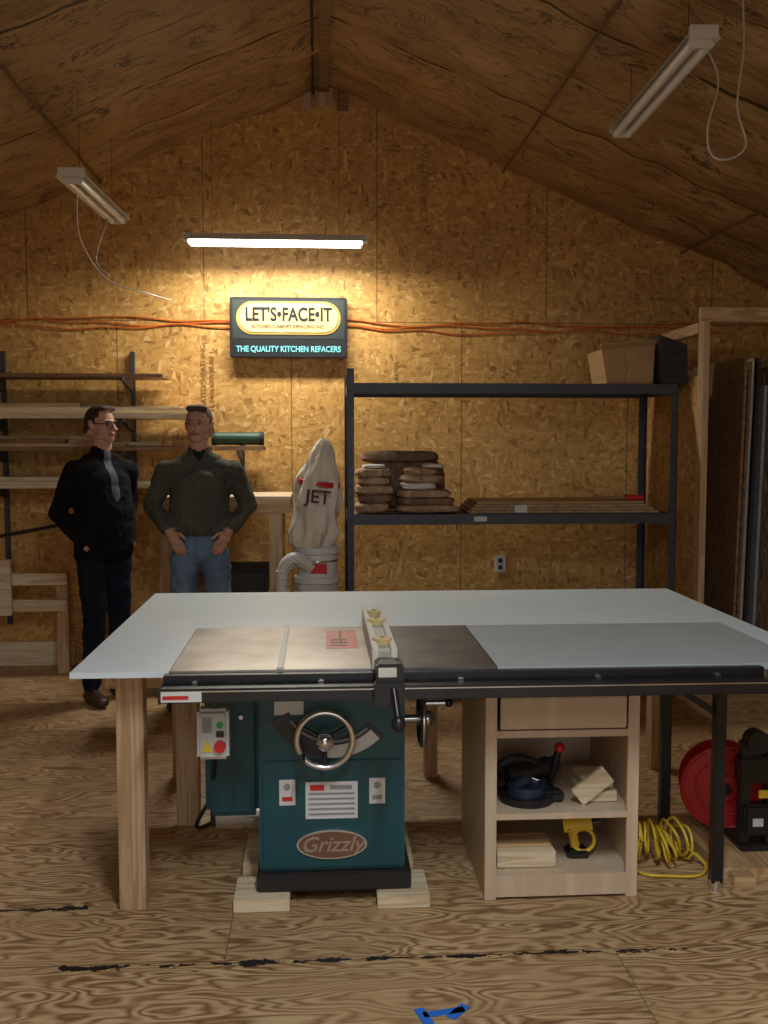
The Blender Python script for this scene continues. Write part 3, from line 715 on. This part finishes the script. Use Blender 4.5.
for i in range(9*12):
    a=2*math.pi*i/12; t=i/(9*12)
    r=.062+.016*math.sin(i*.37)+.006*math.sin(i*1.9)
    pts.append((1.17+.22*t+.016*math.sin(a+i*.05),3.62+.03*math.sin(t*9)+r*math.cos(a),.086+r*math.sin(a)))
b.tube(pts,.0055,YEL,6,2)
b.tube([(1.39,3.64,.05),(1.43,3.55,.02),(1.38,3.48,.010),(1.28,3.48,.010),(1.17,3.52,.010),(1.16,3.72,.010)],.0055,YEL,6,6)
b.done()
b=B('blue_tape_marks')
for (x,yy,w_,h_,r) in ((.34,2.60,.13,.03,0),(.285,2.65,.03,.11,15),(.38,2.68,.03,.08,-40),(.34,2.68,.12,.028,10)):
    b.box(-w_/2,w_/2,-h_/2,h_/2,0,.0012,BLUET,0,Matrix.Translation((x,yy,.0005))@Matrix.Rotation(math.radians(r),4,'Z'))
b.done()

# ---------------------------------------------------------------- people
def hullobj(prims,voxel,smooth_it):
    bm=bmesh.new()
    for (c1,r1,c2,r2,lab) in prims:
        tb=bmesh.new()
        for c,r in ((c1,r1),(c2,r2)):
            g=bmesh.ops.create_icosphere(tb,subdivisions=3,radius=1)
            for v in g['verts']: v.co=Vector((c[0]+v.co.x*r[0],c[1]+v.co.y*r[1],c[2]+v.co.z*r[2]))
        h=bmesh.ops.convex_hull(tb,input=tb.verts[:])
        dead=[v for v in tb.verts if not v.link_faces]
        dead+= [g for g in h['geom_interior'] if isinstance(g,bmesh.types.BMVert) and g not in dead]
        bmesh.ops.delete(tb,geom=list(set(dead)),context='VERTS')
        bmesh.ops.recalc_face_normals(tb,faces=tb.faces)
        me=bpy.data.meshes.new('t'); tb.to_mesh(me); tb.free(); bm.from_mesh(me); bpy.data.meshes.remove(me)
    me=bpy.data.meshes.new('t'); bm.to_mesh(me); bm.free()
    ob=bpy.data.objects.new('t',me); S.collection.objects.link(ob)
    m=ob.modifiers.new('r','REMESH'); m.mode='VOXEL'; m.voxel_size=voxel; m.use_smooth_shade=True
    m=ob.modifiers.new('s','SMOOTH'); m.iterations=smooth_it; m.factor=.5
    dg=bpy.context.evaluated_depsgraph_get(); out=bpy.data.meshes.new_from_object(ob.evaluated_get(dg))
    bpy.data.objects.remove(ob); return out
def q(p,prim):
    c1,r1,c2,r2,_=prim; c1=Vector(c1);c2=Vector(c2);d=c2-c1
    t=0 if d.length<1e-6 else max(0,min(1,(p-c1).dot(d)/d.length_squared))
    c=c1.lerp(c2,t); r=[a+(b_-a)*t for a,b_ in zip(r1,r2)]
    v=Vector(((p.x-c.x)/r[0],(p.y-c.y)/r[1],(p.z-c.z)/r[2])); return (v.length-1)*min(r)
def E(c,r,lab): return (c,r,c,tuple(x*.98 for x in r),lab)
def r3(r): return (r,r,r) if isinstance(r,(int,float)) else r
def seg(c1,r1,c2,r2,lab): return (c1,r3(r1),c2,r3(r2),lab)

def person(name,loc,rz,headrz,mats,arms,legs,jacket_z,glasses,belly=0,strip=(.075,.035,1.2),handdir=(-.45,.3,-.9),bald=False):
    out=B(name)
    P=[]
    L='top';Q='pants'
    P.append(seg((0,0.005,.93),(.165,.115,.08),(0,0,1.03),(.158,.11,.05),Q))
    for s_,(hip,knee,ank,toe) in zip((-1,1),legs):
        P.append(seg(hip,(.092,.10,.09),knee,(.066,.072,.07),Q))
        P.append(seg(knee,(.066,.07,.07),ank,(.056,.062,.04),Q))
        P.append(seg((ank[0],ank[1]+.01,.05),(.042,.05,.048),(toe[0],toe[1],.036),(.047,.055,.034),'shoe'))
    P.append(seg((0,0,jacket_z+.05),(.172+belly,.122+belly,.055),(0,-.012,1.18),(.168+belly,.128+belly,.08),L))
    P.append(seg((0,-.012,1.18),(.168+belly,.128+belly,.08),(0,0,1.36),(.178,.126,.09),L))
    P.append(seg((-.125,.005,1.425),(.078,.08,.068),(.125,.005,1.425),(.078,.08,.068),L))
    P.append(seg((-.07,.012,1.48),(.065,.06,.045),(.07,.012,1.48),(.065,.06,.045),L))
    P.append(seg((0,.008,1.50),(.078,.072,.035),(0,.004,1.555),(.064,.062,.012),L))
    for s_,(sh,el,wr) in zip((-1,1),arms):
        P.append(seg(sh,(.068,.072,.07),el,.054,L)); P.append(seg(el,.054,wr,.043,L))
        e=Vector(wr); d=(e-Vector(el)).normalized(); e2=e+d*.03
        P.append(seg(tuple(e2),.028,tuple(e2+d*.02),.027,'skin'))
    P.append(seg((0,.005,1.50),.058,(0,-.01,1.60),.056,'skin'))
    me=hullobj(P,.010,6)
    labmat={'top':mats[0],'pants':mats[1],'shoe':SHOE,'skin':SKIN}
    bm=bmesh.new(); bm.from_mesh(me); bpy.data.meshes.remove(me)
    for v in bm.verts:
        if v.co.z<1.5 and v.co.z>.1:
            n=noise.noise(Vector((v.co.x*9,v.co.y*9,v.co.z*14)))+.6*noise.noise(Vector((v.co.x*20,v.co.y*20,v.co.z*30)))
            v.co+=v.normal*n*(.009 if v.co.z<1.36 else .004)
    for f in bm.faces:
        c=f.calc_center_median(); best=min(P,key=lambda pr:q(c,pr)); m=labmat[best[4]]
        if m is mats[0] and c.y<-.03 and abs(c.x)<strip[1] and c.z>1.55-strip[0]+abs(c.x)*strip[2]: m=mats[2]
        f.material_index=out.mi(m); f.smooth=True
    t=bpy.data.meshes.new('t'); bm.to_mesh(t); bm.free(); out.bm.from_mesh(t); bpy.data.meshes.remove(t)
    H=[]
    H.append(E((0,.012,1.705),(.076,.095,.098),'skin'))
    H.append(seg((0,-.035,1.665),(.062,.055,.06),(0,-.055,1.605),(.038,.032,.022),'skin'))
    H.append(seg((-.035,-.02,1.62),(.032,.04,.025),(.035,-.02,1.62),(.032,.04,.025),'skin'))
    H.append(seg((0,-.088,1.695),(.010,.010,.012),(0,-.112,1.662),(.015,.013,.011),'skin'))
    H.append(seg((-.03,-.076,1.712),(.022,.012,.008),(.03,-.076,1.712),(.022,.012,.008),'skin'))
    H.append(seg((-.016,-.088,1.636),(.012,.008,.005),(.016,-.088,1.636),(.012,.008,.005),'lip'))
    H.append(seg((0,.0,1.60),(.054,.056,.03),(0,.005,1.56),(.055,.057,.03),'skin'))
    for s_ in (-1,1): H.append(seg((s_*.079,.012,1.70),(.010,.018,.018),(s_*.078,.006,1.67),(.008,.012,.012),'skin'))
    hr=mats[3]
    H.append(E((0,.020,1.716),(.0800,.094,.098),'hair')); H.append(seg((-.03,.05,1.66),(.048,.055,.05),(.03,.05,1.66),(.048,.055,.05),'hair'))
    H.append(seg((-.03,-.040,1.785),(.035,.032,.022),(.03,-.040,1.785),(.035,.032,.022),'hair'))
    me=hullobj(H,.0048,2)
    hx=Matrix.Translation((0,0,1.6))@Matrix.Rotation(headrz,4,'Z')@Matrix.Translation((0,0,-1.6))
    bm=bmesh.new(); bm.from_mesh(me); bpy.data.meshes.remove(me)
    for f in bm.faces:
        c=f.calc_center_median(); lab=min(H,key=lambda pr:q(c,pr))[4]
        line=1.768+(.014 if bald else 0)
        if c.y<-.035: hairy=c.z>line-.01*(abs(c.x)/.06)
        elif c.y<.0: hairy=c.z>1.735 or (c.z>1.70 and abs(c.x)>.066 and c.y>-.02)
        else: hairy=c.z>1.70-1.2*min(c.y,.05)
        ear=abs(c.x)>.0815
        if lab!='lip':
            lab='hair' if (hairy and not (ear and c.z<1.72)) else 'skin'
        f.material_index=out.mi({'skin':SKIN,'lip':LIP,'hair':hr}[lab]); f.smooth=True
    bm.transform(hx)
    t=bpy.data.meshes.new('t'); bm.to_mesh(t); bm.free(); out.bm.from_mesh(t); bpy.data.meshes.remove(t)
    for s_ in (-1,1):
        out.sph((s_*.030,-.0795,1.695),(.012,.0075,.006),EYEW,hx); out.sph((s_*.030,-.0860,1.695),(.006,.003,.0058),EYED,hx)
        out.box(s_*.030-.018,s_*.030+.018,-.091,-.082,1.712,1.717,hr,.002,hx)
        if glasses:
            out.torus((s_*.032,-.100,1.692),(0,1,0),.023,.0022,BLACK,24,6,hx)
            out.box(s_*.079-.002,s_*.079+.002,-.1,.01,1.695,1.700,BLACK,0,hx); out.box(min(s_*.054,s_*.080),max(s_*.054,s_*.080),-.102,-.098,1.695,1.70,BLACK,0,hx)
    out.box(-.016,.016,-.0975,-.0955,1.6350,1.6372,LIP,0,hx)
    if glasses: out.box(-.010,.010,-.102,-.099,1.697,1.700,BLACK,0,hx)
    for s_,(sh,el,wr) in zip((-1,1),arms):
        w0=Vector(wr); d=(w0-Vector(el)).normalized(); w0=w0+d*.035
        dn=(d*.6+Vector((handdir[0]*s_,handdir[1],handdir[2]))).normalized()
        side=dn.cross(Vector((s_*.45,-1,.1))).normalized()
        if side.x*s_>0: side=-side
        pc=w0+dn*.05
        G=[seg(tuple(w0),(.024,.020,.022),tuple(pc),(.034,.022,.034),'h')]
        G.append(seg(tuple(pc-side*.022),.016,tuple(pc+dn*.035+side*.024),.015,'h')); G.append(seg(tuple(pc+side*.022),.016,tuple(pc+dn*.035-side*.024),.015,'h'))
        for k,ln in enumerate((.036,.042,.039,.030)):
            b0=pc+dn*.035+side*(.027-.018*k); m1=b0+dn*ln; m2=m1+(dn*.85+Vector((0,.5,0))).normalized()*ln*.8
            G.append(seg(tuple(b0),.0088,tuple(m1),.0082,'h')); G.append(seg(tuple(m1),.0082,tuple(m2),.0070,'h'))
        t0=w0+dn*.02+side*.02; t1=t0+side*.030+dn*.022+Vector((0,-.012,0)); t2=t1+side*.012+dn*.035+Vector((0,-.006,0))
        G.append(seg(tuple(t0),.012,tuple(t1),.0105,'h')); G.append(seg(tuple(t1),.0105,tuple(t2),.0085,'h'))
        me=hullobj(G,.0042,2)
        i=out.mi(SKIN)
        bm=bmesh.new(); bm.from_mesh(me); bpy.data.meshes.remove(me)
        for f in bm.faces: f.material_index=i; f.smooth=True
        t=bpy.data.meshes.new('t'); bm.to_mesh(t); bm.free(); out.bm.from_mesh(t); bpy.data.meshes.remove(t)
    X=Matrix.Translation(loc)@Matrix.Rotation(rz,4,'Z')
    bmesh.ops.transform(out.bm,matrix=X,verts=out.bm.verts)
    return out
legsA=[((-.088,0,.90),(-.115,-.02,.50),(-.13,.015,.12),(-.16,-.12,.04)),((.088,0,.90),(.115,-.02,.50),(.13,.015,.12),(.16,-.12,.04))]
armsA=[((-.195,.005,1.415),(-.285,.06,1.21),(-.185,-.085,1.085)),((.195,.005,1.415),(.285,.06,1.21),(.185,-.085,1.085))]
b=person('standing_man',(-.715,6.0,.001),math.radians(4),math.radians(-14),(JGRY,JEAN,SHIRTN,HAIRB),armsA,legsA,1.02,False,.010)
b.done()
legsB=[((-.085,0,.90),(-.095,-.03,.50),(-.095,.02,.12),(-.12,-.12,.04)),((.085,0,.90),(.10,-.0,.50),(.105,.04,.12),(.13,-.10,.04))]
armsB=[((-.185,.005,1.415),(-.245,.11,1.17),(-.165,-.035,.995)),((.185,.005,1.415),(.245,.11,1.17),(.165,-.035,.995))]
b=person('standing_man',(-1.315,6.15,.001),math.radians(46),math.radians(12),(JBLK,NAVY,SHIRT,HAIRD),armsB,legsB,.86,True,.022,(.32,.024,1.5),(-.8,.5,-.6),True)
b.done()

# ---------------------------------------------------------------- camera
cam=bpy.data.cameras.new('camera'); cam.sensor_fit='VERTICAL'; cam.sensor_height=36; cam.lens=35.16
co=bpy.data.objects.new('camera',cam); co.location=(0,0,1.6); co.rotation_euler=(math.radians(85.9),0,math.radians(-3.66))
S.collection.objects.link(co); S.camera=co
